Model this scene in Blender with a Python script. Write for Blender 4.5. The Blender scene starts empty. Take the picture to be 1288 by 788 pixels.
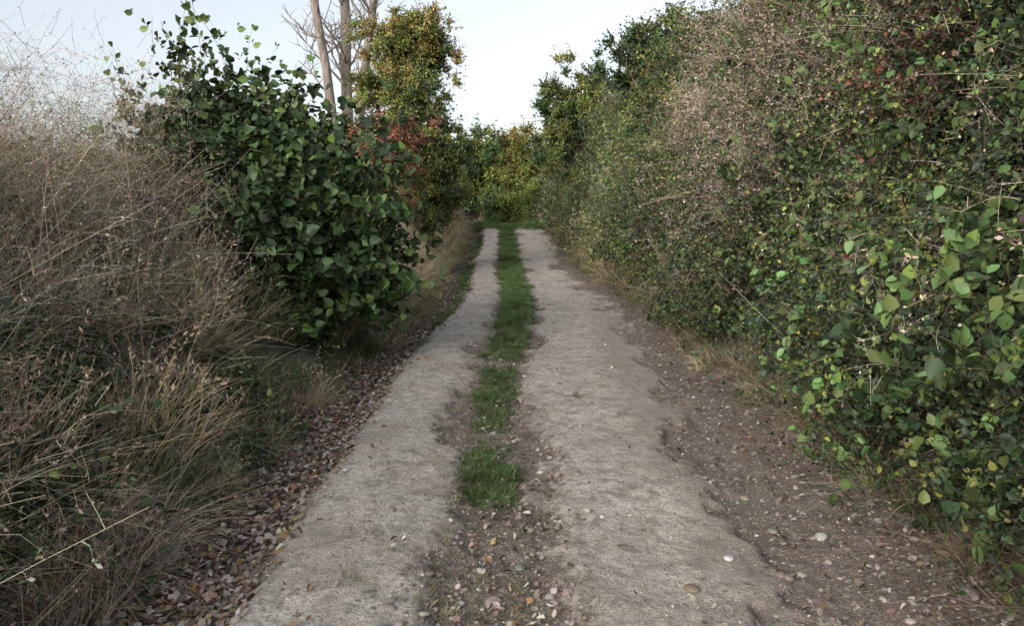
import bpy, math, numpy as np
rng = np.random.default_rng(7)
scene = bpy.context.scene
R = math.radians

# ------------------------------------------------------------ noise
TAB = np.random.default_rng(3).random((32,32,32))
def vn(x,y,z=0.0):
    x,y,z = np.broadcast_arrays(np.asarray(x,float),np.asarray(y,float),np.asarray(z,float))
    xi=np.floor(x).astype(int); yi=np.floor(y).astype(int); zi=np.floor(z).astype(int)
    fx=x-xi; fy=y-yi; fz=z-zi
    fx=fx*fx*(3-2*fx); fy=fy*fy*(3-2*fy); fz=fz*fz*(3-2*fz)
    def t(a,b,c): return TAB[(xi+a)&31,(yi+b)&31,(zi+c)&31]
    c00=t(0,0,0)*(1-fx)+t(1,0,0)*fx; c10=t(0,1,0)*(1-fx)+t(1,1,0)*fx
    c01=t(0,0,1)*(1-fx)+t(1,0,1)*fx; c11=t(0,1,1)*(1-fx)+t(1,1,1)*fx
    return (c00*(1-fy)+c10*fy)*(1-fz)+(c01*(1-fy)+c11*fy)*fz
def fbm(x,y,z=0.0,o=4):
    s=0;a=0.5;n=0
    for i in range(o):
        s=s+a*vn(np.asarray(x)*2**i+i*7.3,np.asarray(y)*2**i+i*3.1,np.asarray(z)*2**i+i*5.7); n+=a; a*=0.5
    return s/n
def ss(a,b,x):
    t=np.clip((np.asarray(x,float)-a)/(b-a),0,1); return t*t*(3-2*t)

# ------------------------------------------------------------ terrain functions
def cx(y):
    y=np.asarray(y,float)
    return -0.5*ss(16,32,y)-0.03*np.clip(y-34,0,12)**2-0.72*np.clip(y-46,0,20)+.07*np.sin(y*.42+1.9)*ss(4,9,y)
def zl(y):
    y=np.asarray(y,float)
    return 0.0025*(np.clip(y,16,36)-16)**2+0.1*2*(1-np.exp(-np.clip(y-36,0,200)/2.0))-.04*np.clip(y-38,0,14)
def conc_sd(lx,y):
    w=(fbm(y*0.9,3.3,o=5)-0.5)
    eL=-1.27+0.26*w-0.06*ss(6,12,y)
    eM1=-0.46+0.28*(fbm(y*1.3,9.1,o=5)-0.5)+.09*ss(6,3,y)-.05*ss(6,10,y)
    eM2=0.08+0.45*(fbm(y*1.1,17.7,o=5)-0.5)
    eR=1.08+0.42*ss(4,9,y)+0.8*(fbm(y*0.8,23.3,o=5)-0.5)
    a=np.minimum(lx-eL,eM1-lx); b=np.minimum(lx-eM2,eR-lx)
    sd=np.maximum(a,b)
    dmg=fbm(lx*1.6+5,y*1.0+2,o=5); rt=ss(-.2,.2,lx)
    sd=sd-(0.8+1.4*rt)*np.clip(dmg-0.60+.07*rt,0,1)-(0.6+rt*.7)*np.clip(0.37+.05*rt-dmg,0,1)
    return np.minimum(sd,.30)+(fbm(lx*7,y*7,3.1,o=3)-.5)*.18
def bank(lx,y):
    n=fbm(lx*0.7+11,y*0.5,o=3)-0.5
    l=ss(-1.75,-4.4,lx)*(1.75+0.8*n)
    r=ss(1.75,4.4,lx)*(1.1+0.6*n)
    return l+r
def height(x,y,detail=True):
    lx=x-cx(y)
    sd=conc_sd(lx,y)
    h=zl(y)+bank(lx,y)
    lane=ss(-2.3,-1.9,lx)*(1-ss(1.9,2.3,lx))
    slab=ss(-0.08,0.10,sd)
    h=h+lane*(slab*0.05-0.05)
    h=h-0.11*ss(-1.10,-1.5,lx)*ss(-2.4,-1.7,lx)
    h=h+0.045*np.exp(-((lx+0.85)/0.33)**2)
    h=h-0.03*np.exp(-((lx-0.75)/0.5)**2)+0.03*np.exp(-((lx+0.2)/0.3)**2)*ss(4,8,y)
    h=h+0.10*ss(1.3,1.95,lx)
    h=h+0.06*(fbm(x*1.1,y*1.1,1.5,o=3)-0.5)
    if detail:
        rough=1-slab
        h=h+(fbm(x*4,y*3,7.5,o=2)-0.5)*0.030
        h=h+(fbm(x*11,y*11,2.5,o=3)-0.5)*(0.020+0.036*rough)
        h=h+(fbm(x*34,y*34,4.5,o=2)-0.5)*(0.010+0.017*rough)
    return h

# ------------------------------------------------------------ node helpers
def new_mat(name):
    m=bpy.data.materials.new(name); m.use_nodes=True
    nt=m.node_tree; nt.nodes.clear()
    return m,nt
def nd(nt,t,**k):
    n=nt.nodes.new(t)
    for a,b in k.items(): setattr(n,a,b)
    return n
def noise(nt,vec,scale,detail=4,rough=0.55):
    n=nd(nt,'ShaderNodeTexNoise'); n.inputs['Scale'].default_value=scale
    n.inputs['Detail'].default_value=detail; n.inputs['Roughness'].default_value=rough
    nt.links.new(vec,n.inputs['Vector']); return n.outputs['Fac']
def math_(nt,op,a,b=None,clamp=False):
    n=nd(nt,'ShaderNodeMath',operation=op,use_clamp=clamp)
    for i,v in enumerate((a,b)):
        if v is None: continue
        if isinstance(v,(int,float)): n.inputs[i].default_value=v
        else: nt.links.new(v,n.inputs[i])
    return n.outputs[0]
def maprange(nt,v,a,b,c=0,d=1):
    n=nd(nt,'ShaderNodeMapRange'); nt.links.new(v,n.inputs[0])
    for i,k in enumerate((a,b,c,d)): n.inputs[i+1].default_value=k
    return n.outputs[0]
def mix(nt,f,a,b,mode='MIX'):
    n=nd(nt,'ShaderNodeMix',data_type='RGBA',blend_type=mode)
    for s,v in ((n.inputs[0],f),(n.inputs[6],a),(n.inputs[7],b)):
        if isinstance(v,(int,float)): s.default_value=v
        elif isinstance(v,tuple): s.default_value=(*v,1)
        else: nt.links.new(v,s)
    return n.outputs[2]

def leaf_material(name,rough=0.5,spec=0.4,src='INSTANCER'):
    m,nt=new_mat(name)
    a=nd(nt,'ShaderNodeAttribute',attribute_name='lc'); a.attribute_type='GEOMETRY'
    t=nd(nt,'ShaderNodeAttribute',attribute_name='tint'); t.attribute_type=src
    c=mix(nt,1.0,a.outputs['Color'],t.outputs['Color'],'MULTIPLY')
    p=nd(nt,'ShaderNodeBsdfPrincipled'); p.inputs['Roughness'].default_value=rough
    p.inputs['Specular IOR Level'].default_value=spec
    nt.links.new(c,p.inputs['Base Color'])
    o=nd(nt,'ShaderNodeOutputMaterial'); nt.links.new(p.outputs[0],o.inputs[0])
    return m
M_leaf=leaf_material('leaf_material',.52,.32)
M_leafG=leaf_material('weed_leaf_material',.5,.35,'GEOMETRY')
M_grass=leaf_material('turf_material',0.6,0.25)
M_grassG=leaf_material('grass_material',0.6,0.25,'GEOMETRY')
M_dry=leaf_material('dry_twig_material',0.75,0.15)
M_dryG=leaf_material('dry_grass_material',0.75,0.15,'GEOMETRY')
M_litter=leaf_material('leaf_litter_material',0.7,0.25)

def stone_material():
    m,nt=new_mat('flint_stone_material')
    tc=nd(nt,'ShaderNodeTexCoord')
    t=nd(nt,'ShaderNodeAttribute',attribute_name='tint'); t.attribute_type='INSTANCER'
    n=noise(nt,tc.outputs['Object'],3,4)
    c=mix(nt,n,(0.5,0.47,0.43),(1.2,1.15,1.1))
    c=mix(nt,1.0,c,t.outputs['Color'],'MULTIPLY')
    p=nd(nt,'ShaderNodeBsdfPrincipled'); p.inputs['Roughness'].default_value=0.7
    nt.links.new(c,p.inputs['Base Color'])
    o=nd(nt,'ShaderNodeOutputMaterial'); nt.links.new(p.outputs[0],o.inputs[0]); return m
M_stone=stone_material()

def bark_material(name,c1,c2):
    m,nt=new_mat(name)
    tc=nd(nt,'ShaderNodeTexCoord'); mp=nd(nt,'ShaderNodeMapping'); mp.inputs['Scale'].default_value=(6,6,1.2)
    nt.links.new(tc.outputs['Object'],mp.inputs[0])
    n=noise(nt,mp.outputs[0],2.0,6,0.65)
    c=mix(nt,maprange(nt,n,0.35,0.65),c1,c2)
    p=nd(nt,'ShaderNodeBsdfPrincipled'); p.inputs['Roughness'].default_value=0.85
    nt.links.new(c,p.inputs['Base Color'])
    b=nd(nt,'ShaderNodeBump'); b.inputs['Distance'].default_value=0.03; nt.links.new(n,b.inputs['Height'])
    nt.links.new(b.outputs[0],p.inputs['Normal'])
    o=nd(nt,'ShaderNodeOutputMaterial'); nt.links.new(p.outputs[0],o.inputs[0]); return m
M_bark=bark_material('bark_material',(0.05,0.04,0.03),(0.16,0.13,0.10))
M_pale=bark_material('pale_bark_material',(0.14,0.12,0.10),(0.34,0.29,0.25))
M_core=bark_material('hedge_light_blocker_material',(0.010,0.013,0.007),(0.032,0.034,0.02))  # near-black colour paints the shade deep in the hedge

def lane_material():
    m,nt=new_mat('lane_material')
    tc=nd(nt,'ShaderNodeTexCoord'); O=tc.outputs['Object']
    A=lambda n:nd(nt,'ShaderNodeAttribute',attribute_name=n).outputs['Fac']
    sd=A('conc'); gr=A('green'); lit=A('litter'); side=A('side')
    n1=noise(nt,O,1.3,5); n2=noise(nt,O,9,6,0.65); n3=noise(nt,O,55,4,0.7); n4=noise(nt,O,200,3,0.7); n5=noise(nt,O,3.6,6,.7); n6=noise(nt,O,22,5,.7)
    v=nd(nt,'ShaderNodeTexVoronoi'); v.inputs['Scale'].default_value=60; nt.links.new(O,v.inputs['Vector'])
    v2=nd(nt,'ShaderNodeTexVoronoi'); v2.inputs['Scale'].default_value=26; nt.links.new(O,v2.inputs['Vector'])
    vs=nd(nt,'ShaderNodeSeparateColor'); nt.links.new(v.outputs['Color'],vs.inputs[0])
    vs2=nd(nt,'ShaderNodeSeparateColor'); nt.links.new(v2.outputs['Color'],vs2.inputs[0])
    c=mix(nt,maprange(nt,n1,0.38,0.62),(0.60,0.53,0.445),(0.77,0.71,0.62))
    c=mix(nt,maprange(nt,n5,0.49,0.60,0,0.7),c,(0.41,0.345,0.28))
    c=mix(nt,maprange(nt,n2,0.52,0.62,0,0.75),c,(0.31,0.255,0.21))
    c=mix(nt,maprange(nt,n6,0.51,0.61,0,0.7),c,(0.32,0.265,0.215))
    c=mix(nt,maprange(nt,n3,0.48,0.60,0,0.65),c,(0.30,0.25,0.21))
    c=mix(nt,maprange(nt,n4,0.53,0.64,0,0.6),c,(0.86,0.82,0.76))
    peb=math_(nt,'MULTIPLY',maprange(nt,vs.outputs[0],0.60,0.64),maprange(nt,v.outputs['Distance'],0.36,0.26))
    pc=mix(nt,vs.outputs[1],(0.15,0.12,0.10),(0.82,0.78,0.72))
    c=mix(nt,math_(nt,'MULTIPLY',peb,0.8),c,pc)
    se=math_(nt,'ADD',side,math_(nt,'MULTIPLY',math_(nt,'SUBTRACT',n2,0.5),1.4))
    c=mix(nt,maprange(nt,se,.25,.85,0,.7),c,(0.31,0.26,0.22))
    d=mix(nt,n2,(0.13,0.10,0.08),(0.35,0.285,0.235))
    d=mix(nt,maprange(nt,n1,0.4,0.62,0,0.6),d,(0.35,0.295,0.245))
    d=mix(nt,maprange(nt,n3,0.45,0.65,0,0.7),d,(0.09,0.07,0.056))
    g1=math_(nt,'MULTIPLY',maprange(nt,vs.outputs[2],0.40,0.45),maprange(nt,v.outputs['Distance'],0.42,0.3))
    gc=mix(nt,vs.outputs[1],(0.14,0.115,0.095),(0.58,0.54,0.50))
    d=mix(nt,math_(nt,'MULTIPLY',g1,0.75),d,gc)
    g2=math_(nt,'MULTIPLY',maprange(nt,vs2.outputs[2],0.66,0.70),maprange(nt,v2.outputs['Distance'],0.36,0.28))
    gc2=mix(nt,vs2.outputs[1],(0.15,0.125,0.105),(0.58,0.55,0.52))
    d=mix(nt,math_(nt,'MULTIPLY',g2,0.8),d,gc2)
    d=mix(nt,math_(nt,'MULTIPLY',lit,0.6),d,(0.09,0.064,0.048))
    grn=maprange(nt,math_(nt,'ADD',gr,math_(nt,'MULTIPLY',math_(nt,'SUBTRACT',n2,0.5),1.6)),0.30,0.6,0,0.8)
    d=mix(nt,grn,d,(0.08,0.10,0.042))
    e=math_(nt,'ADD',sd,math_(nt,'MULTIPLY',math_(nt,'SUBTRACT',n2,0.5),0.75))
    e=math_(nt,'ADD',e,math_(nt,'MULTIPLY',math_(nt,'SUBTRACT',n3,0.5),0.40))
    f=maprange(nt,e,-0.05,0.09)
    col=mix(nt,f,d,c)
    p=nd(nt,'ShaderNodeBsdfPrincipled'); p.inputs['Roughness'].default_value=0.9; p.inputs['Specular IOR Level'].default_value=0.25
    nt.links.new(col,p.inputs['Base Color'])
    h=math_(nt,'ADD',math_(nt,'MULTIPLY',n3,0.9),math_(nt,'MULTIPLY',n4,0.4))
    h=math_(nt,'ADD',h,math_(nt,'MULTIPLY',n2,1.3)); h=math_(nt,'ADD',h,math_(nt,'MULTIPLY',n6,1.2))
    h=math_(nt,'ADD',h,math_(nt,'MULTIPLY',peb,0.4))
    h=math_(nt,'ADD',h,math_(nt,'MULTIPLY',math_(nt,'MULTIPLY',math_(nt,'SUBTRACT',1.0,f),math_(nt,'ADD',g1,g2)),0.7))
    b=nd(nt,'ShaderNodeBump'); b.inputs['Distance'].default_value=0.019; b.inputs['Strength'].default_value=0.88
    nt.links.new(h,b.inputs['Height']); nt.links.new(b.outputs[0],p.inputs['Normal'])
    o=nd(nt,'ShaderNodeOutputMaterial'); nt.links.new(p.outputs[0],o.inputs[0]); return m
def ground_material():
    m,nt=new_mat('ground_material')
    tc=nd(nt,'ShaderNodeTexCoord'); O=tc.outputs['Object']
    n1=noise(nt,O,0.8,5); n2=noise(nt,O,22,6,0.7)
    c=mix(nt,n2,(0.07,0.055,0.038),(0.27,0.215,0.155))
    c=mix(nt,maprange(nt,n1,0.45,0.6,0,0.7),c,(0.07,0.085,0.035))
    p=nd(nt,'ShaderNodeBsdfPrincipled'); p.inputs['Roughness'].default_value=0.95
    nt.links.new(c,p.inputs['Base Color'])
    b=nd(nt,'ShaderNodeBump'); b.inputs['Distance'].default_value=0.08; nt.links.new(n2,b.inputs['Height'])
    nt.links.new(b.outputs[0],p.inputs['Normal'])
    o=nd(nt,'ShaderNodeOutputMaterial'); nt.links.new(p.outputs[0],o.inputs[0]); return m

# ------------------------------------------------------------ mesh helpers
def mk_mesh(name,V,F,mat,col=None,smooth=False,fattr=None):
    me=bpy.data.meshes.new(name)
    V=np.asarray(V,np.float32); F=np.asarray(F,np.int32)
    me.vertices.add(len(V)); me.vertices.foreach_set('co',V.ravel())
    me.loops.add(F.size); me.loops.foreach_set('vertex_index',F.ravel())
    me.polygons.add(len(F))
    me.polygons.foreach_set('loop_start',np.arange(len(F),dtype=np.int32)*4)
    me.polygons.foreach_set('loop_total',np.full(len(F),4,np.int32))
    if smooth: me.polygons.foreach_set('use_smooth',np.ones(len(F),bool))
    me.update(calc_edges=True)
    if col is not None:
        a=me.attributes.new('lc','FLOAT_COLOR','POINT')
        c=np.ones((len(V),4),np.float32); c[:,:3]=col; a.data.foreach_set('color',c.ravel())
    if fattr:
        for k,v in fattr.items():
            a=me.attributes.new(k,'FLOAT','POINT'); a.data.foreach_set('value',np.asarray(v,np.float32).ravel())
    me.materials.append(mat)
    return me
def grid_faces(nx,ny):
    i=np.arange((nx-1)*(ny-1)); r=i//(nx-1); c=i%(nx-1); a=r*nx+c
    return np.stack([a,a+1,a+nx+1,a+nx],1)
def add_obj(name,me,parent=None,coll=None):
    o=bpy.data.objects.new(name,me); (coll or scene.collection).objects.link(o)
    if parent: o.parent=parent
    return o
def nrm(a): return a/np.maximum(np.linalg.norm(a,axis=-1,keepdims=True),1e-9)

class B:
    def __init__(s): s.V=[];s.F=[];s.C=[];s.n=0
    def add(s,V,F,C):
        s.V.append(V); s.F.append(F+s.n); s.C.append(C); s.n+=len(V)
    def leaves(s,P,D,N,L,W,col,fold=0.18,curl=0.15):
        D=nrm(D); S=nrm(np.cross(D,N)); N=nrm(np.cross(S,D)); L=L[:,None]; W=W[:,None]
        b=P; l1=P+D*L*.30-S*W*.48+N*W*fold; l2=P+D*L*.68-S*W*.40+N*W*fold*.8-N*L*curl*.4
        t=P+D*L-N*L*curl; r2=P+D*L*.68+S*W*.40+N*W*fold*.8-N*L*curl*.4; r1=P+D*L*.30+S*W*.48+N*W*fold
        V=np.stack([b,l1,l2,t,r2,r1],1).reshape(-1,3); k=np.arange(len(P))[:,None]*6
        F=np.concatenate([k+np.array([0,5,4,3]),k+np.array([3,2,1,0])]); s.add(V,F,np.repeat(col,6,0))
    def bits(s,P,D,N,L,W,col):
        D=nrm(D); S=nrm(np.cross(D,N)); L=L[:,None]; W=W[:,None]
        V=np.stack([P,P+D*L*.5-S*W*.5,P+D*L,P+D*L*.5+S*W*.5],1).reshape(-1,3); k=np.arange(len(P))[:,None]*4
        s.add(V,k+np.array([0,1,2,3]),np.repeat(col,4,0))
    def strips(s,P,D,Bd,L,w,col,seg=4,tip=0.15):
        n=len(P); t=np.linspace(0,1,seg+1)[None,:,None]; L=L[:,None,None]
        path=P[:,None]+D[:,None]*L*t+Bd[:,None]*L*t*t
        S=nrm(np.cross(D,Bd+rng.normal(0,.25,D.shape)))[:,None]
        ww=(w[:,None,None]*.5)*(1-(1-tip)*t**1.5)
        V=np.stack([path-S*ww,path+S*ww],2).reshape(-1,3)
        k=(np.arange(n)[:,None]*(seg+1)*2+np.arange(seg)[None,:]*2).reshape(-1,1)
        s.add(V,k+np.array([0,1,3,2]),np.repeat(col,(seg+1)*2,0))
        return path
    def tube(s,pts,rad,col,sides=6):
        pts=np.asarray(pts,float); n=len(pts)
        T=nrm(np.gradient(pts,axis=0)); ref=np.array([0.31,0.95,0.05])
        U=nrm(np.cross(T,ref)); W=np.cross(T,U); a=np.arange(sides)*2*math.pi/sides
        rad=np.asarray(rad)[:,None,None]
        V=pts[:,None]+rad*(U[:,None]*np.cos(a)[None,:,None]+W[:,None]*np.sin(a)[None,:,None])
        f=[]
        for i in range(n-1):
            for j in range(sides):
                f.append((i*sides+j,i*sides+(j+1)%sides,(i+1)*sides+(j+1)%sides,(i+1)*sides+j))
        s.add(V.reshape(-1,3),np.array(f),np.tile(col,(n*sides,1)))
    def mesh(s,name,mat,smooth=False):
        return mk_mesh(name,np.concatenate(s.V),np.concatenate(s.F),mat,np.concatenate(s.C),smooth)

def pick(cols,n,jit=0.25):
    cols=np.array(cols); c=cols[rng.integers(0,len(cols),n)]
    return np.clip(c*(1+rng.normal(0,jit,(n,1)))*(1+rng.normal(0,jit*.3,(n,3))),0.004,0.9)
def cone_dirs(n,spread):
    a=rng.random(n)*2*math.pi; r=np.sqrt(rng.random(n))*spread
    return nrm(np.stack([np.cos(a)*np.sin(r),np.sin(a)*np.sin(r),np.cos(r)],1))

def add_spray(b,ntw,tl,nl,lL,lW,cols,spread=1.2,twcol=(0.09,0.065,0.05),bendz=0.0,curl=.2,tww=0.004,facing=0.5,rad=0,depth=0):
    D=cone_dirs(ntw,spread); P=rng.normal(0,tl*.12,(ntw,3)); Bd=rng.normal(0,.35,(ntw,3)); Bd[:,2]+=bendz
    if rad:
        a=rng.random(ntw)*6.283; r=np.sqrt(rng.random(ntw))*rad
        P=P+np.stack([np.cos(a)*r,np.sin(a)*r,-depth*rng.random(ntw)],1)
    L=tl*rng.uniform(.4,1.3,ntw)
    b.strips(P,D,Bd,L,np.full(ntw,tww),np.tile(np.array(twcol),(ntw,1)),3,.4)
    t=rng.uniform(.12,1,(ntw,nl,1))
    PP=P[:,None]+D[:,None]*L[:,None,None]*t+Bd[:,None]*L[:,None,None]*t*t
    TD=nrm(D[:,None]+2*Bd[:,None]*t)
    side=nrm(rng.normal(0,1,(ntw,nl,3)))
    LD=nrm(TD*.6+side*.9); N=nrm(rng.normal(0,1,(ntw,nl,3))*(1-facing)+np.array([0,0,1])*facing)
    n=ntw*nl; LL=lL*rng.uniform(.5,1.3,n)*np.repeat(rng.uniform(.75,1.25,ntw),nl)
    cc=pick(cols,n,.24)*np.repeat(rng.uniform(.55,1.4,(ntw,1)),nl,0)
    b.leaves(PP.reshape(-1,3)+side.reshape(-1,3)*lL*.1,LD.reshape(-1,3),N.reshape(-1,3),LL,LL*(lW/lL)*rng.uniform(.8,1.15,n),cc,.15,curl)
def spray(name,*a,mat=None,**k):
    b=B(); add_spray(b,*a,**k); return b.mesh(name,mat or M_leaf)
def tuft(name,n,L,w,rad,cols,lean=.35,bend=.5,seg=4,droop=0.0,b=None):
    b=b or B(); a=rng.random(n)*2*math.pi; r=np.sqrt(rng.random(n))*rad
    out=np.stack([np.cos(a),np.sin(a),np.zeros(n)],1)
    P=out*r[:,None]; a2=rng.normal(0,.8,n)+a
    o2=np.stack([np.cos(a2),np.sin(a2),np.zeros(n)],1)
    D=nrm(o2*rng.uniform(.05,lean,(n,1))+np.array([0,0,1.])); Bd=o2*rng.uniform(.1,bend,(n,1)); Bd[:,2]=-rng.uniform(.1,.35+droop,n)
    b.strips(P,D,Bd,L*rng.uniform(.4,1.15,n),w*rng.uniform(.7,1.3,n),pick(cols,n),seg,.12)
    return b
def add_tangle(b,n1,L,cols,leafcols,nfine=14,lean=.5,w=.005,seed=.012,rad=.15,k=3):
    D=cone_dirs(n1,lean); P=rng.normal(0,rad,(n1,3)); P[:,2]*=.2
    Bd=rng.normal(0,.35,(n1,3)); Bd[:,2]-=.15; LL=L*rng.uniform(.5,1.1,n1)
    b.strips(P,D,Bd,LL,np.full(n1,w),pick(cols,n1),5,.4)
    t=rng.uniform(.2,1,(n1,nfine,1))
    PP=(P[:,None]+D[:,None]*LL[:,None,None]*t+Bd[:,None]*LL[:,None,None]*t*t).reshape(-1,3)
    m=len(PP); D2=nrm(nrm(rng.normal(0,1,(m,3)))+np.repeat(D,nfine,0)*.7); B2=rng.normal(0,.5,(m,3))
    L2=L*rng.uniform(.08,.3,m)
    b.strips(PP,D2,B2,L2,np.full(m,w*.6),pick(cols,m),2,.5)
    t=rng.uniform(.3,1,(m,k,1)); P3=(PP[:,None]+D2[:,None]*L2[:,None,None]*t+B2[:,None]*L2[:,None,None]*t*t).reshape(-1,3)
    q=len(P3); l=seed*rng.uniform(.5,1.6,q)
    b.bits(P3,rng.normal(0,1,(q,3)),rng.normal(0,1,(q,3)),l,l*.55,pick(leafcols,q))
def tangle(name,*a,mat=None,**k):
    b=B(); add_tangle(b,*a,**k); return b.mesh(name,mat or M_dry)

# ------------------------------------------------------------ colour palettes (linear)
GD=(0.038,0.066,0.030); GM=(0.066,0.106,0.038); GY=(0.175,0.185,0.052); GB=(0.048,0.082,0.056); GL=(0.105,0.155,0.047)
BR=(0.17,0.13,0.10); RD=(0.10,0.034,0.034); OR=(0.26,0.12,0.035); YL=(0.26,0.22,0.05)
ST=(0.60,0.50,0.345); ST2=(0.45,0.375,0.265); GRY=(0.40,0.355,0.295); PK=(0.39,0.32,0.25); PU=(0.075,0.052,0.05)

def lib(name,meshes):
    c=bpy.data.collections.new(name)
    for i,me in enumerate(meshes):
        o=bpy.data.objects.new(f'{name}_{i:02d}',me); c.objects.link(o)
    return c
def hpatch(name,specs,tang=None):
    b=B()
    for s in specs: add_spray(b,*s,rad=.55,depth=.32)
    if tang: add_tangle(b,*tang)
    return b.mesh(name,M_leaf)
small=lambda n,c,s=1.0:(n,.24,14,.028*s,.020*s,c)
big=lambda n,c:(n,.30,7,.064,.048,c)
hedge_lib=lib('hedge_patch',[
 hpatch('hp0',[small(105,[GD,GM,GM,GB,GY,GM]),small(22,[GY,GL],.9),big(6,[GM,GD,GM])],(4,.5,[BR,GRY],[BR,GM],6,1.0,.004,.02,.33,2)),
 hpatch('hp1',[small(115,[GD,GD,GM,GB,GM],1.1),small(12,[GY,GL,YL],.9),big(8,[GM,GD,GB])],(7,.5,[BR,GRY],[BR,GM],6,1.0,.004,.02,.33,2)),
 hpatch('hp2',[small(80,[GD,GM,GB]),big(40,[GD,GM,GM,GL,GM]),small(6,[BR,PU])]),
 hpatch('hp3',[small(62,[GM,GY,GL,GY]),small(62,[GM,GD,GM]),small(10,[YL,BR])]),
 hpatch('hp4',[small(55,[GD,GM]),(50,.26,10,.045,.032,[RD,PU,(0.14,0.06,0.04),BR,GD])]),
 hpatch('hp5',[small(70,[GD,GM,BR,GM]),small(25,[BR,PK,GM],.8)],(34,.42,[BR,GRY,PK],[PK,BR,GM,GRY],8,1.0,.004,.020,.33,3)),
 hpatch('hp6',[(70,.25,11,.044,.040,[GD,GB,GB,GD,(0.055,0.088,0.066)]),small(45,[GM,GD,GY])]),
 hpatch('hp7',[small(90,[GM,GL,GY,GM]),small(12,[ST2,BR,GL],1.0)],(16,.5,[BR,ST2,GRY],[ST2,GM,GY,GM],7,.9,.004,.022,.33,2)),
])
shoot_lib=lib('hedge_shoot',[
 spray('ho0',4,.42,9,.060,.046,[GM,GM,GL,GD],.6),
 spray('ho1',5,.40,14,.030,.022,[GM,GY,GL,GD],.6),
 tangle('ho2',5,.5,[BR,GRY,PK],[PK,BR,GM],10,.7,.004,.02),
 spray('ho3',4,.40,9,.045,.032,[PU,RD,GM,BR],.6),
])
tree_lib=lib('tree_spray',[
 spray('ts0',22,.5,18,.085,.06,[GD,GM,GM,GB,GL]),
 spray('ts1',22,.5,18,.085,.06,[GM,GY,YL,GL,GY,GM]),
 spray('ts2',22,.5,16,.085,.06,[OR,YL,BR,YL,GY]),
 spray('ts3',22,.5,16,.08,.055,[(0.22,0.07,0.04),RD,BR,OR]),
])
hazel_lib=lib('hazel_shoot',[
 spray('hz%d'%i,6,.55,11,.12,.098,[GD,GM,(0.050,0.094,0.036),GM,GL,GM],.75,bendz=.2,curl=.25,tww=.008,facing=.45) for i in range(3)]
 +[spray('hz3',2,.80,12,.12,.095,[GM,GM,GL,GD],.25,bendz=.2,curl=.2,tww=.009,facing=.35)])
def T(name,mat,*a,**k): return tuft(name,*a,**k).mesh(name,mat)
def seeded(name,n,L,cols):
    b=tuft(name,n,L,.006,.25,cols,.4,.6,3)
    m=16; D=cone_dirs(m,.35); Bd=rng.normal(0,.2,(m,3)); Bd[:,2]-=.2; P=rng.normal(0,.12,(m,3)); P[:,2]=0
    LL=L*rng.uniform(1.0,1.4,m); b.strips(P,D,Bd,LL,np.full(m,.004),pick([ST,ST2],m),4,.5)
    t=rng.uniform(.72,1,(m,12,1)); PP=(P[:,None]+D[:,None]*LL[:,None,None]*t+Bd[:,None]*LL[:,None,None]*t*t).reshape(-1,3)
    q=len(PP); l=rng.uniform(.02,.045,q)
    b.bits(PP,rng.normal(0,1,(q,3))*.6+np.repeat(D,12,0),rng.normal(0,1,(q,3)),l,l*.28,pick([ST,PK,ST2],q))
    return b.mesh(name,M_dryG)
def mixed_tangle(name):
    b=B(); add_tangle(b,16,.75,[GRY,PK,ST2],[GRY,PK,GM,GM],12,.7,.005,.018,.2)
    add_spray(b,20,.3,9,.040,.030,[GM,GL,GB],1.0,rad=.25)
    b.strips(rng.normal(0,.15,(5,3))*[1,1,.1],cone_dirs(5,.6),rng.normal(0,.4,(5,3))-[0,0,.3],rng.uniform(.7,1.1,5),np.full(5,.008),pick([ST2,GRY],5),8,.3)
    return b.mesh(name,M_dryG)
bank_lib=lib('bank_plant',[
 seeded('bk0',140,.55,[ST,ST2,GRY,ST]),
 seeded('bk1',140,.65,[ST,ST2,PK,(0.26,0.25,0.11)]),
 T('bk2',M_grassG,150,.42,.0065,.28,[GM,GL,GY,ST2,GM,GY],lean=.6,bend=.9,droop=.2),
 tangle('bk3',20,.75,[GRY,PK,ST2],[GRY,PK,ST2,GM],13,.75,.0055,.018,.2,mat=M_dryG),
 mixed_tangle('bk4'),
 spray('bk5',34,.32,10,.050,.038,[GM,GM,GL,GD,GB],1.2,rad=.22,mat=M_leafG),
 T('bk6',M_dryG,170,.55,.0055,.3,[ST,ST2,GRY,ST2],lean=1.0,bend=1.3,droop=.5),
 tangle('bk7',5,1.5,[GRY,PK,ST2],[GRY,BR,ST2],26,.3,.006,.02,mat=M_dryG),
 tangle('bk8',14,.7,[BR,(.10,.075,.055),PK],[BR,(.12,.08,.06),GM],9,1.2,.006,.024,.25,mat=M_dryG),
])
TG=[(0.080,0.145,0.044),(0.100,0.170,0.055),(0.065,0.115,0.038),(0.14,0.155,0.065)]
turf_lib=lib('turf_tuft',[
 T('tf0',M_grass,110,.065,.0036,.09,TG,lean=1.1,bend=.9,seg=3),
 T('tf1',M_grass,110,.085,.0040,.10,TG,lean=1.2,bend=1.0,seg=3),
 T('tf2',M_grass,36,.05,.004,.06,[(0.07,0.12,0.035),(0.14,0.15,0.05),ST2],lean=1.0,bend=.9,seg=3),
])
def litter_leaf(i):
    b=B(); L=np.array([1.0]); W=np.array([[.62],[.75],[.5],[.66]][i])
    b.leaves(np.array([[-.5,0,.05]]),np.array([[1.,0,.05]]),np.array([[0,.2*(i-1.5),1.]]),L,W,np.array([[1.,1,1]]),[.25,.1,.35,-.15][i],[.25,-.2,.4,.1][i])
    b.strips(np.array([[-.5,0,.05]]),np.array([[-1.,.2,.1]]),np.array([[0,.3,.1]]),np.array([.3]),np.array([.04]),np.array([[.6,.5,.4]]),2)
    return b.mesh('litter%d'%i,M_litter)
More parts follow.
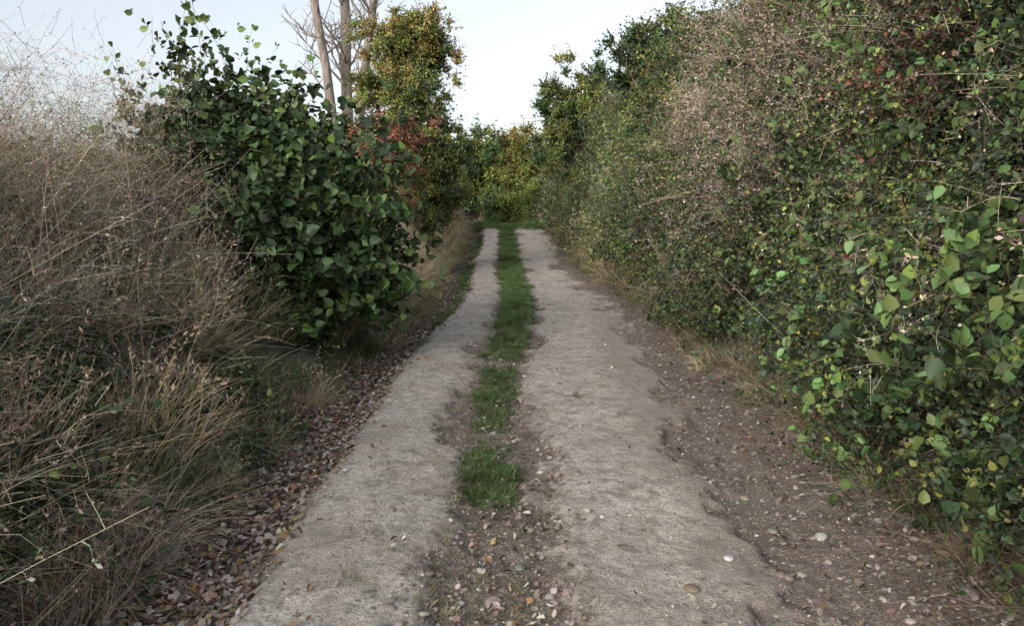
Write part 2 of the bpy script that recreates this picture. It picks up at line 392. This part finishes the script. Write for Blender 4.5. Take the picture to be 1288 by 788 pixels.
litter_lib=lib('fallen_leaf',[litter_leaf(i) for i in range(4)])
def pebble(i):
    import bmesh
    bm=bmesh.new(); bmesh.ops.create_icosphere(bm,subdivisions=2,radius=.5)
    r=np.random.default_rng(50+i); sc=r.uniform(.6,1.2,3); sc[2]*=.6
    for v in bm.verts:
        c=v.co; k=.72+.5*float(fbm(c.x*2+i*3+9,c.y*2+9,c.z*2+9,o=2))
        v.co=(c.x*sc[0]*k,c.y*sc[1]*k,c.z*sc[2]*k)
    me=bpy.data.meshes.new('pebble%d'%i); bm.to_mesh(me); bm.free(); me.materials.append(M_stone)
    if i%2: me.polygons.foreach_set('use_smooth',np.ones(len(me.polygons),bool))
    return me
pebble_lib=lib('pebble',[pebble(i) for i in range(6)])

# ------------------------------------------------------------ instancer
def scatter(name,coll,P,Z,scl,idx,tint,parent=None,realize=False):
    n=len(P); P=np.asarray(P,np.float32)
    Z=nrm(np.asarray(Z,float)); a=rng.random(n)*2*math.pi
    ref=np.stack([np.cos(a),np.sin(a),rng.normal(0,.3,n)],1)
    X=nrm(np.cross(ref,Z)); Y=np.cross(Z,X)
    e=np.stack([np.arctan2(Y[:,2],Z[:,2]),-np.arcsin(np.clip(X[:,2],-1,1)),np.arctan2(X[:,1],X[:,0])],1)
    me=bpy.data.meshes.new(name); me.vertices.add(n); me.vertices.foreach_set('co',P.ravel())
    for nm,ty,k,v in (('rot','FLOAT_VECTOR','vector',e),('tint','FLOAT_VECTOR','vector',np.broadcast_to(tint,(n,3))),('scl','FLOAT','value',scl),('idx','INT','value',idx)):
        at=me.attributes.new(nm,ty,'POINT')
        at.data.foreach_set(k,np.ascontiguousarray(v,np.int32 if ty=='INT' else np.float32).ravel())
    o=add_obj(name,me,parent)
    g=bpy.data.node_groups.new(name+'_instancer','GeometryNodeTree')
    g.interface.new_socket('Geometry',in_out='INPUT',socket_type='NodeSocketGeometry')
    g.interface.new_socket('Geometry',in_out='OUTPUT',socket_type='NodeSocketGeometry')
    gi=g.nodes.new('NodeGroupInput'); go=g.nodes.new('NodeGroupOutput')
    ip=g.nodes.new('GeometryNodeInstanceOnPoints'); ci=g.nodes.new('GeometryNodeCollectionInfo')
    ci.inputs['Collection'].default_value=coll; ci.inputs['Separate Children'].default_value=True; ci.inputs['Reset Children'].default_value=True
    ip.inputs['Pick Instance'].default_value=True
    def na(nm,ty):
        q=g.nodes.new('GeometryNodeInputNamedAttribute'); q.data_type=ty; q.inputs['Name'].default_value=nm
        return next(s for s in q.outputs if s.enabled and s.name=='Attribute')
    L=g.links.new
    L(gi.outputs[0],ip.inputs['Points']); L(ci.outputs[0],ip.inputs['Instance'])
    L(na('rot','FLOAT_VECTOR'),ip.inputs['Rotation']); L(na('scl','FLOAT'),ip.inputs['Scale']); L(na('idx','INT'),ip.inputs['Instance Index'])
    if realize:
        cur=ip.outputs[0]
        for nm in ('rot','scl','idx'):
            ra=g.nodes.new('GeometryNodeRemoveAttribute'); ra.inputs['Name'].default_value=nm
            L(cur,ra.inputs[0]); cur=ra.outputs[0]
        rl=g.nodes.new('GeometryNodeRealizeInstances'); L(cur,rl.inputs[0]); L(rl.outputs[0],go.inputs[0])
    else: L(ip.outputs[0],go.inputs[0])
    md=o.modifiers.new('instances','NODES'); md.node_group=g
    return o
def tints(n,j=.15,base=(1,1,1)):
    return np.clip(np.array(base)*(1+rng.normal(0,j,(n,1)))*(1+rng.normal(0,.05,(n,3))),.2,3)

# ------------------------------------------------------------ lane + ground
ys=[-3.0]
while ys[-1]<62:
    y=ys[-1]; ys.append(y+max(0.014,0.0045*max(y,0)**1.15))
ys=np.array(ys); lxs=np.linspace(-2.5,2.5,300)
LX,YY=np.meshgrid(lxs,ys); XX=LX+cx(YY); ZZ=height(XX,YY)
edge=np.clip((np.abs(LX)-2.3)/.2,0,1); ZZ=ZZ-edge*.12
sdv=conc_sd(LX,YY)
def green_mask(lx,y):
    c=-0.22+0.16*(fbm(y*.7,1.1)-.5)
    w=0.21+.15*ss(7,20,y)
    m=np.exp(-((lx-c)/w)**4)
    p=ss(4.0,4.35,y)*(0.48+.72*np.exp(-((y-4.7)/.42)**2)+.30*np.exp(-((y-6.1)/.4)**2)+.60*ss(7.2,9.6,y)+1.9*(fbm(lx*3.5,y*2.2,o=3)-.5))
    side=.75*np.exp(-((lx+1.35)/.15)**2)*ss(10,13,y)*(fbm(y*.9,4.4)>.42)
    return np.clip(m*p+1.0*ss(35.5,37.5,y),0,1.2)+side
litm=np.exp(-((LX+1.75)/.38)**4)+.6*np.exp(-((LX-1.9)/.42)**4)
sdv=sdv-.8*ss(35.5,37.5,YY)
sidem=ss(.45,1.3,LX)*(.55+.9*(fbm(LX*1.5,YY*.8,6)-.3))*ss(14,7,YY)+.35*ss(.7,1.3,LX)+2.0*np.clip(.42-fbm(XX*4,YY*3,7.5,o=2),0,1)+.15*ss(0,.4,LX)
lane_me=mk_mesh('lane',np.stack([XX,YY,ZZ],-1).reshape(-1,3),grid_faces(len(lxs),len(ys)),lane_material(),smooth=True,
   fattr=dict(conc=sdv,green=green_mask(LX,YY),litter=litm,side=np.clip(sidem,0,1)))
lane=add_obj('farm_track',lane_me)
gx=np.concatenate([-np.geomspace(400,12,30),np.linspace(-11.5,11.5,100),np.geomspace(12,400,30)])
gy=np.concatenate([-np.geomspace(200,4,12),np.linspace(-3.5,60,220),np.geomspace(61,900,30)])
GX,GY_=np.meshgrid(gx,gy); GZ=height(GX,GY_,False); gl=GX-cx(GY_)
GZ=GZ-.14*(1-ss(2.0,2.45,np.abs(gl)))
add_obj('ground',mk_mesh('ground',np.stack([GX,GY_,GZ],-1).reshape(-1,3),grid_faces(len(gx),len(gy)),ground_material(),smooth=True))

# turf on centre strip
n=14000; y=4*(36/4)**rng.random(n); lx=rng.uniform(-.85,.45,n)
g=green_mask(lx,y); keep=(rng.random(n)<np.clip((g-.28)*1.3,0,.85)); y=y[keep]; lx=lx[keep]; g=g[keep]
gs=.40+.6*np.clip(g,0,1)
n2=900; y2=rng.uniform(10,34,n2); lx2=rng.normal(-1.4,.12,n2); k2=green_mask(lx2,y2)>.35; y=np.r_[y,y2[k2]]; lx=np.r_[lx,lx2[k2]]
n4=700; y=np.r_[y,rng.uniform(35.5,42,n4)]; lx=np.r_[lx,rng.uniform(-2.2,2.6,n4)]
n3=1300; y3=3+30*rng.random(n3)**1.6; lx3=rng.normal(-.22,.25,n3); y=np.r_[y,y3]; lx=np.r_[lx,lx3]
x=lx+cx(y); n=len(x); Z=rng.normal(0,.2,(n,3)); Z[:,2]=1
gs=np.r_[gs,np.ones(n-len(gs))]
sm=np.r_[np.zeros(n-n3),np.ones(n3)]
scatter('turf',turf_lib,np.stack([x,y,height(x,y)-.008],1),Z,rng.uniform(.6,1.1,n)*gs*(1+.03*np.clip(y-8,0,20)+.8*ss(34.5,36,y))*np.where(sm>0,.7,1),np.where(sm>0,2,rng.integers(0,3,n)),tints(n,.22)*(1+.22*ss(8,16,y))[:,None])

# pebbles
n=38000; y=1.8*(20/1.8)**rng.random(n); lx=rng.uniform(-2.1,2.1,n); sd=conc_sd(lx,y)
w=np.where(sd>0.05,.20+.18*ss(.3,1.2,lx),.85)*np.where((lx>1.2),.75,1)*np.where(lx<-1.4,.35,1); keep=rng.random(n)<w; y=y[keep]; lx=lx[keep]; sd=sd[keep]; x=lx+cx(y); n=len(x)
s=(.006+.018*rng.random(n)**3)*np.where(sd>.05,.8,1)+.034*(rng.random(n)>.978)*((sd<.05)|(rng.random(n)<.25))
tc=np.array([(0.42,0.39,0.36),(0.27,0.24,0.215),(0.19,0.165,0.145),(0.35,0.315,0.28),(0.6,0.58,0.55)])[rng.choice(5,n,p=[.28,.3,.20,.16,.06])]
Z=rng.normal(0,.3,(n,3)); Z[:,2]=1
P=np.stack([x,y,height(x,y)+s*.05],1)
ex=np.array([[.74,3.25],[.98,3.55],[-.02,3.45],[.35,4.1],[1.3,3.9],[1.45,5.2],[.12,3.1]]); P=np.r_[P,np.stack([ex[:,0],ex[:,1],height(ex[:,0],ex[:,1])+.006],1)]
s=np.r_[s,[.055,.04,.045,.035,.045,.05,.04]]; tc=np.r_[tc,[(.26,.22,.15),(.75,.75,.74),(.3,.27,.24),(.6,.57,.53),(.4,.36,.3),(.35,.3,.26),(.5,.46,.42)]]; Z=np.r_[Z,np.tile([0,0,1.],(7,1))]; n=len(P)
scatter('gravel',pebble_lib,P,Z,s*1.25,rng.integers(0,6,n),tc*tints(n,.15))

# fallen leaves
n=26000; y=1.6*(30/1.6)**rng.random(n); q=rng.random(n)
lx=np.where(q<.65,rng.normal(-1.64,.28,n),np.where(q<.82,rng.normal(1.9,.25,n),np.where(q<.92,rng.normal(-.1,.28,n),rng.uniform(-1.3,1.6,n))))
keep=(np.abs(lx)<2.5)&((conc_sd(lx,y)<0.02)|(rng.random(n)<.18))
keep&=((lx<-1.1)|(rng.random(n)<.7)); y=y[keep]; lx=lx[keep]; x=lx+cx(y); n=len(x)
tc=np.array([(0.40,0.345,0.30),(0.25,0.18,0.13),(0.30,0.16,0.08),(0.15,0.11,0.085),(0.50,0.46,0.41),(0.33,0.28,0.12)])[rng.choice(6,n,p=[.29,.29,.07,.22,.11,.02])]
Z=rng.normal(0,.45,(n,3)); Z[:,2]=1
scatter('fallen_leaves',litter_lib,np.stack([x,y,height(x,y)+.008+.012*rng.random(n)],1),Z,rng.uniform(.022,.062,n)*np.where(lx<-1.1,1,.75),rng.integers(0,4,n),tc*tints(n,.2)*np.where(lx>1,.7,1)[:,None])

# ------------------------------------------------------------ right hedge
def hface(y,z):
    return 2.07+.27*z-.10*ss(5,3,y)+1.3*(fbm(y*.55,z*.6,3.7,o=3)-.5)*ss(0,1.2,z)+.3*ss(.7,0,z)+.75*(fbm(y*1.6,z*1.7,9,o=2)-.5)
def hH(y): return 4.2+1.0*(fbm(y*.35,8.8,o=3)-.5)+.8*ss(10,17,y)-1.4*ss(24,34,y)
hedge=bpy.data.objects.new('hedge',None); scene.collection.objects.link(hedge)
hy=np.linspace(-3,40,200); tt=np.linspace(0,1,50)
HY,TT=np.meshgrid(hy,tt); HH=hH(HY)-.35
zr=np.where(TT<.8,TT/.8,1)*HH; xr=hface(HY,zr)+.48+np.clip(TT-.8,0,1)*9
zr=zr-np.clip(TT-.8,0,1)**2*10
add_obj('hedge_light_blocker',mk_mesh('hedge_light_blocker',np.stack([xr+cx(HY),HY,zr+zl(HY)],-1).reshape(-1,3),grid_faces(200,50),M_core,smooth=True),hedge)  # dark shell added behind the leaves to stop light leaking through
n1=960; y=2.3+36*rng.random(n1)**1.55; y=np.r_[y,rng.uniform(-3,2.3,45)]; n=len(y)
H=hH(y); u=rng.random(n)*1.12; z=np.minimum(u,1)*H; top=u>1; over=np.clip(u-1,0,1)*9
lx=hface(y,z)+over+np.where(top,0,1)*(rng.random(n)*.36-.02); z=z+np.where(top,rng.normal(.05,.15,n),0)
N=np.stack([-np.ones(n)*np.where(top,.2,1),rng.normal(0,.4,n),.35+np.where(top,1,0)+rng.normal(0,.35,n)],1)
a=fbm(y*.5,z*.6,1.1,o=2)+rng.normal(0,.10,n); r=rng.random(n)
idx=np.where(a<.36,6,np.where(a<.50,0,np.where(a<.57,1,np.where(a<.66,3,2))))
brown=(z>1.6)&(y>5.4)&(y<14)&(fbm(y*.6+2,z*.6,4.4,o=3)+.12*ss(1.5,3.2,z)>.53); idx=np.where(brown&(r<.70),5,idx)
idx=np.where((y>14)&(r<.30),3,idx); idx=np.where((y>15)&(r>.85)&(z<2.6),7,idx)
idx=np.where((z>2.3)&(y<6)&(r<.5),2,idx)
red=((y-5.6)**2/.3+(z-2.5)**2/.10<1); idx=np.where(red,4,idx); idx=np.where((idx!=4)&(r>.985),4,idx)
sc=rng.uniform(.75,1.2,n)*(.87+.032*np.clip(y,0,40))
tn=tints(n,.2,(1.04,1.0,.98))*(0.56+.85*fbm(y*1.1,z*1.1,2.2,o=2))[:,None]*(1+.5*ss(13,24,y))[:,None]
x=lx+cx(y)
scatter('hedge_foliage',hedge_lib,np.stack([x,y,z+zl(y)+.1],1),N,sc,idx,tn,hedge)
P5=np.array([[hface(5.5,2.5)-.02,5.5,2.55],[hface(5.9,2.6)-.02,5.9,2.7],[hface(5.1,2.4)-.02,5.1,2.4]])
scatter('red_dogwood',hedge_lib,P5,np.array([[-1,0,.4]]*3),np.array([.6,.55,.4]),np.full(3,4),tints(3,.1,(1.3,1,1)),hedge)
n=460; y=2.6*(22/2.6)**rng.random(n); z=4.6*rng.random(n)**.9; x=hface(y,z)-.10+cx(y)
scatter('hedge_shoots',shoot_lib,np.stack([x,y,z+zl(y)+.15],1),np.stack([-np.ones(n)*.6,rng.normal(0,.4,n),rng.normal(.6,.5,n)],1),rng.uniform(.75,1.2,n),rng.choice(4,n,p=[.34,.48,.14,.04]),tints(n,.25,(1.1,1.1,1.0)),hedge)
n=640; y=2.0+33*rng.random(n)**1.6; lx=rng.normal(2.17,.15,n)-.1*ss(12,25,y); lx=np.maximum(lx,1.95); x=lx+cx(y)
r=rng.random(n); idx=np.where(y<10,np.where(r<.24,6,np.where(r<.68,8,np.where(r<.87,5,2))),np.where(r<.08,1,np.where(r<.55,2,np.where(r<.8,5,8))))
scatter('hedge_verge_plants',bank_lib,np.stack([x,y,height(x,y,False)],1),np.stack([-rng.uniform(.1,.9,n),rng.normal(0,.3,n),np.ones(n)],1),rng.uniform(.25,.5,n)*(1+.9*ss(9,20,y)),idx,tints(n,.2,(.8,.76,.72))*(1+.35*ss(9,20,y))[:,None],hedge,realize=True)

# ------------------------------------------------------------ left bank
n=1700; y=.9+37*rng.random(n)**1.6
lx=-1.90-4.2*rng.random(n)**1.2; lx+=.12*rng.normal(0,1,n)*(lx<-2.05); x=lx+cx(y)
near=1-ss(8.5,11.0,y); a=fbm(lx*.9,y*.6,5.5,o=3)+rng.normal(0,.07,n); r=rng.random(n); up=ss(-2.4,-3.3,lx)
idx=np.where(r<.45,0,np.where(r<.78,1,np.where(r<.93,6,2)))
idxn=np.where(up>rng.random(n),np.where(r<.20,3,np.where(r<.56,4,np.where(r<.66,5,np.where(r<.90,0,6)))),np.where(a<.47,np.where(r<.55,2,5),np.where(a<.60,np.where(r<.65,6,0),np.where(r<.5,5,4))))
idx=np.where(rng.random(n)<near,idxn,idx)
idx=np.where((lx>-2.25)&(y>9)&(r<.5),2,idx)
Z=np.stack([rng.normal(.30,.25,n),rng.normal(.05,.22,n),np.ones(n)],1)
tn=tints(n,.18,(1.0,1.0,.98))*(1.0+.30*ss(8,12,y))[:,None]
scl=rng.uniform(.7,1.15,n)*np.where(lx>-2.2,.7,1)
leftb=bpy.data.objects.new('bank_vegetation',None); scene.collection.objects.link(leftb)
scatter('dry_grass_and_weeds',bank_lib,np.stack([x,y,height(x,y,False)-.03],1),Z,scl,idx,tn,leftb,realize=True)
n=95; y=rng.uniform(4.3,9,n); lx=rng.uniform(-6.5,-3.8,n)
scatter('dead_stalks',bank_lib,np.stack([lx,y,height(lx,y,False)],1),np.stack([rng.normal(0,.12,n),rng.normal(0,.12,n),np.ones(n)],1),rng.uniform(.6,1.0,n),np.full(n,7),tints(n,.15),leftb,realize=True)

# ------------------------------------------------------------ hazel bush
b=B(); base=np.array([-2.9,9.3,.45])
ells=[((-2.4,9.0,1.25),(.75,.8,.9),120),((-2.8,9.3,1.95),(.7,.8,.75),80),((-3.6,9.5,2.25),(.7,.6,.7),62),((-2.2,8.8,.80),(.6,.6,.5),60),((-4.2,9.7,2.25),(.5,.5,.4),20)]
P=[];Z=[]
for c,rr,k in ells:
    d=nrm(rng.normal(0,1,(k,3))); q=rng.random((k,1))**.4; p=np.array(c)+d*q*np.array(rr)*1.05; P.append(p); Z.append(d*.8+np.array([0,0,.9]))
P=np.concatenate(P); Z=np.concatenate(Z); n=len(P)
idx=rng.integers(0,3,n); tn=tints(n,.24,(1.12,1.15,1.08))
m=50; lx=rng.uniform(-4.8,-1.9,m); zt=np.interp(lx,[-4.9,-4.3,-3.8,-3.3,-2.6,-1.9],[2.45,2.75,3.02,2.75,2.3,1.5])+rng.normal(0,.2,m)
P=np.r_[P,np.stack([lx,9.4+rng.normal(0,.35,m),zt],1)]; Z=np.r_[Z,np.stack([rng.normal(0,.2,m),rng.normal(0,.2,m),np.ones(m)],1)]; idx=np.r_[idx,np.full(m,3)]; tn=np.r_[tn,tints(m,.15,(1.2,1.2,1.05))]
for i in list(range(0,n,6))+list(range(n,len(P),2)):
    p=P[i]; mid=(base+p)/2+rng.normal(0,.12,3)+np.array([0,0,.15]); b.tube([base+rng.normal(0,.08,3),mid,p],[.028,.017,.006],np.array([.1,.08,.06]),5)
hz=add_obj('hazel_bush',b.mesh('hazel_bush',M_bark,True))
scatter('hazel_leaves',hazel_lib,P,Z,rng.uniform(.6,.92,len(P)),idx,tn,hz)

# ------------------------------------------------------------ trees
def wob(p0,p1,k,amp):
    t=np.linspace(0,1,k)[:,None]; p=np.array(p0)*(1-t)+np.array(p1)*t
    p=p+rng.normal(0,amp,(k,3))*np.sin(t*math.pi)*1.0; return p
def leafy_tree(name,base,ells,sp,per,trunk=.14,scl=(.7,1.1),clump=.45,bright=1.0):
    base=np.array([base[0],base[1],float(height(np.array(base[0]),np.array(base[1]),False))-.1])
    b=B(); top=np.array(ells[-1][0]); trk=wob(base,top,7,.1); b.tube(trk,np.linspace(trunk,trunk*.25,7),np.array([.1,.08,.06]),8)
    P=[];Z=[]
    for c,rr,k in ells:
        for j in range(k):
            d=nrm(rng.normal(0,1,3)); q=rng.random()**.45; cc=np.array(c)+d*q*np.array(rr)
            s=trk[min(6,max(1,int(np.searchsorted(trk[:,2],cc[2]-.6))))]
            b.tube(wob(s,cc,4,.08),[trunk*.3,trunk*.2,trunk*.12,.012],np.array([.1,.08,.06]),4)
            p=cc+rng.normal(0,clump,(per,3))*np.array([1,1,.8]); P.append(p); Z.append((p-cc)*1.2+d*.5+np.array([0,0,.6])+rng.normal(0,.2,(per,3)))
    P=np.concatenate(P);Z=np.concatenate(Z); n=len(P)
    o=add_obj(name,b.mesh(name,M_bark,True))
    idx=rng.choice(list(sp.keys()),n,p=list(sp.values())) if isinstance(sp,dict) else sp(P)
    scatter(name+'_leaves',tree_lib,P,Z,rng.uniform(*scl,n),idx,tints(n,.2)*bright,o)
    return o
def ivy_sunlit_top_sp(P):
    r=rng.random(len(P)); t=P[:,2]
    return np.where(t>5.0,np.where(r<.34,2,np.where(r<.85,1,0)),np.where(r<.45,0,1))  # golden sprays up high paint warm sunlight on the treetop
leafy_tree('ivy_clad_tree',(-3.1,22),[((-2.65,21.8,2.3),(.75,.8,1.1),16),((-2.95,22,3.9),(.85,.9,1.2),20),((-3.2,22,5.3),(1.15,1.0,1.1),27),((-3.4,22,6.4),(1.1,.9,.55),18)],ivy_sunlit_top_sp,9,.2,(.42,.68),clump=.27,bright=1.5)
leafy_tree('hawthorn_bush',(-3.7,19),[((-3.25,19,2.6),(.7,.7,.8),12),((-3.35,19,3.5),(.6,.6,.6),10)],{3:.6,2:.2,0:.2},9,.1,(.4,.55),clump=.25,bright=1.35)
leafy_tree('hedgerow_tree',(3.2,20),[((3.6,20,4.2),(1.3,1.6,1.5),12),((3.2,20,5.2),(1.0,1.4,.9),9)],{0:.7,1:.3},8,.16,(.55,.9),clump=.4,bright=1.15)
leafy_tree('hedgerow_tree',(2.2,31),[((2.5,31,4.2),(1.7,1.8,1.7),18),((2.1,31,5.9),(1.5,1.5,1.3),18)],{0:.65,1:.35},8,.18,(.6,1.0),clump=.45,bright=1.4)
leafy_tree('hedgerow_tree',(4.9,14),[((5.0,14,4.5),(1.3,2.2,.9),12)],{0:.6,1:.4},8,.14,(.5,.8),clump=.4)
leafy_tree('hedgerow_tree',(3.9,8),[((4.3,8,4.3),(.9,1.6,.7),8),((4.2,5.4,4.1),(.9,1.5,.7),8)],{0:.8,1:.2},8,.12,(.35,.6),clump=.38)

def bare_tree(name,x,y,H,r,lean,seed):
    global rng
    rng=np.random.default_rng(seed); z0=float(height(np.array(x),np.array(y),False))-.1
    b=B()
    def br(p,d,L,r,dep):
        k=8 if dep==0 else 5
        pts=[p]; dd=d.copy()
        for i in range(k):
            dd=nrm(dd+rng.normal(0,.045 if dep==0 else .16,3)+np.array([0,0,.05])); pts.append(pts[-1]+dd*L/k)
        rad=np.linspace(r,r*(.5 if dep==0 else .3),k+1); b.tube(pts,rad,np.array([.2,.2,.2]),8 if dep<1 else 4)
        if dep<3:
            for j in range([16,7,4][dep]):
                t=rng.uniform(.28 if dep==0 else .25,1); q=t*k; i=int(min(q,k-1)); pp=pts[i]+(pts[i+1]-pts[i])*(q-i)
                nd_=nrm(d+rng.normal(0,.75,3)*np.array([1,1,.45])+np.array([0,0,.25])); br(pp,nd_,L*[.2,.5,.5][dep]*rng.uniform(.6,1.1),max(r*[.22,.45,.5][dep],.007),dep+1)
    br(np.array([x,y,z0]),nrm(np.array(lean)),H,r,0)
    return add_obj(name,b.mesh(name,M_pale,True))
bare_tree('bare_tree',-5.5,24,12,.17,(-.14,0,1),11)
bare_tree('bare_tree',-5.55,24.6,12,.21,(-.03,0,1),12)
bare_tree('bare_tree',-5.2,24.2,12,.16,(-.005,0,1),13)
rng=np.random.default_rng(99)

# ------------------------------------------------------------ background trees
def mass(name,n,xr,yr,hf,sc,spw,base=(1,1,1)):
    x=rng.uniform(*xr,n); y=rng.uniform(*yr,n); H=hf(x,y); z=H*rng.random(n)**.8
    P=np.stack([x,y,zl(y)+z],1); Z=np.stack([rng.normal(0,.4,n),-np.ones(n)*.8,rng.uniform(.2,1,n)],1)
    a=fbm(x*.25,y*.1,3,o=2)+rng.normal(0,.08,n)
    idx=np.where(a<spw[0],0,np.where(a<spw[1],1,2))
    return scatter(name,tree_lib,P,Z,rng.uniform(*sc,n),idx,tints(n,.2,base)*(.6+.8*fbm(x*.6,z*.6,y*.2,o=2))[:,None])
mass('background_trees',1150,(-16,10),(46,51),lambda x,y:3.4+3.4*fbm(x*.4,2.2,o=3),(.9,1.6),(.56,.78),(1.35,1.35,1.2))
mass('distant_trees',500,(-140,140),(110,120),lambda x,y:6+5*fbm(x*.05,6.2,o=3),(6,9),(.6,.85),(1.1,1.2,1.1))
mass('roadside_shrubs',200,(-4.8,-3.0),(26,40),lambda x,y:1.9+1.4*fbm(x*.6,y*.3,o=2),(.5,.9),(.5,.75),(1.2,1.2,1))
mass('verge_shrubs',340,(-2.2,3.0),(41.5,45),lambda x,y:.9+.9*np.clip(x+.6,0,3)+1.6*fbm(x*.9,y*.3,o=2),(.5,.9),(.62,.95),(1.0,1.12,.9))

# ------------------------------------------------------------ light
w=bpy.data.worlds.new('World'); scene.world=w; w.use_nodes=True; nt=w.node_tree; nt.nodes.clear()
sky=nt.nodes.new('ShaderNodeTexSky'); sky.sky_type='NISHITA'; sky.sun_disc=False
EL=R(24); AZ=R(215)
sky.sun_elevation=EL; sky.sun_rotation=AZ; sky.dust_density=3.0; sky.air_density=1.0
hs=nt.nodes.new('ShaderNodeHueSaturation'); hs.inputs['Saturation'].default_value=.40; hs.inputs['Value'].default_value=1.75
bg=nt.nodes.new('ShaderNodeBackground'); bg.inputs[1].default_value=.15; wo=nt.nodes.new('ShaderNodeOutputWorld')
nt.links.new(sky.outputs[0],hs.inputs['Color']); nt.links.new(hs.outputs[0],bg.inputs[0]); nt.links.new(bg.outputs[0],wo.inputs[0])
ld=bpy.data.lights.new('sun','SUN'); ld.energy=0.75; ld.angle=R(25); ld.color=(1,.95,.88)
lo=bpy.data.objects.new('sun',ld); scene.collection.objects.link(lo)
from mathutils import Vector
sd_=Vector((math.sin(AZ)*math.cos(EL),math.cos(AZ)*math.cos(EL),math.sin(EL)))
lo.rotation_euler=sd_.to_track_quat('Z','Y').to_euler()
scene.view_settings.view_transform='Standard'; scene.view_settings.look='None'; scene.view_settings.exposure=0

cd=bpy.data.cameras.new('camera'); cd.sensor_width=36; cd.lens=27.2; cd.clip_end=3000; cd.clip_start=.05
co=bpy.data.objects.new('camera',cd); scene.collection.objects.link(co)
co.location=(0,0,1.6); co.rotation_euler=(R(90-7.2),0,R(.94)); scene.camera=co
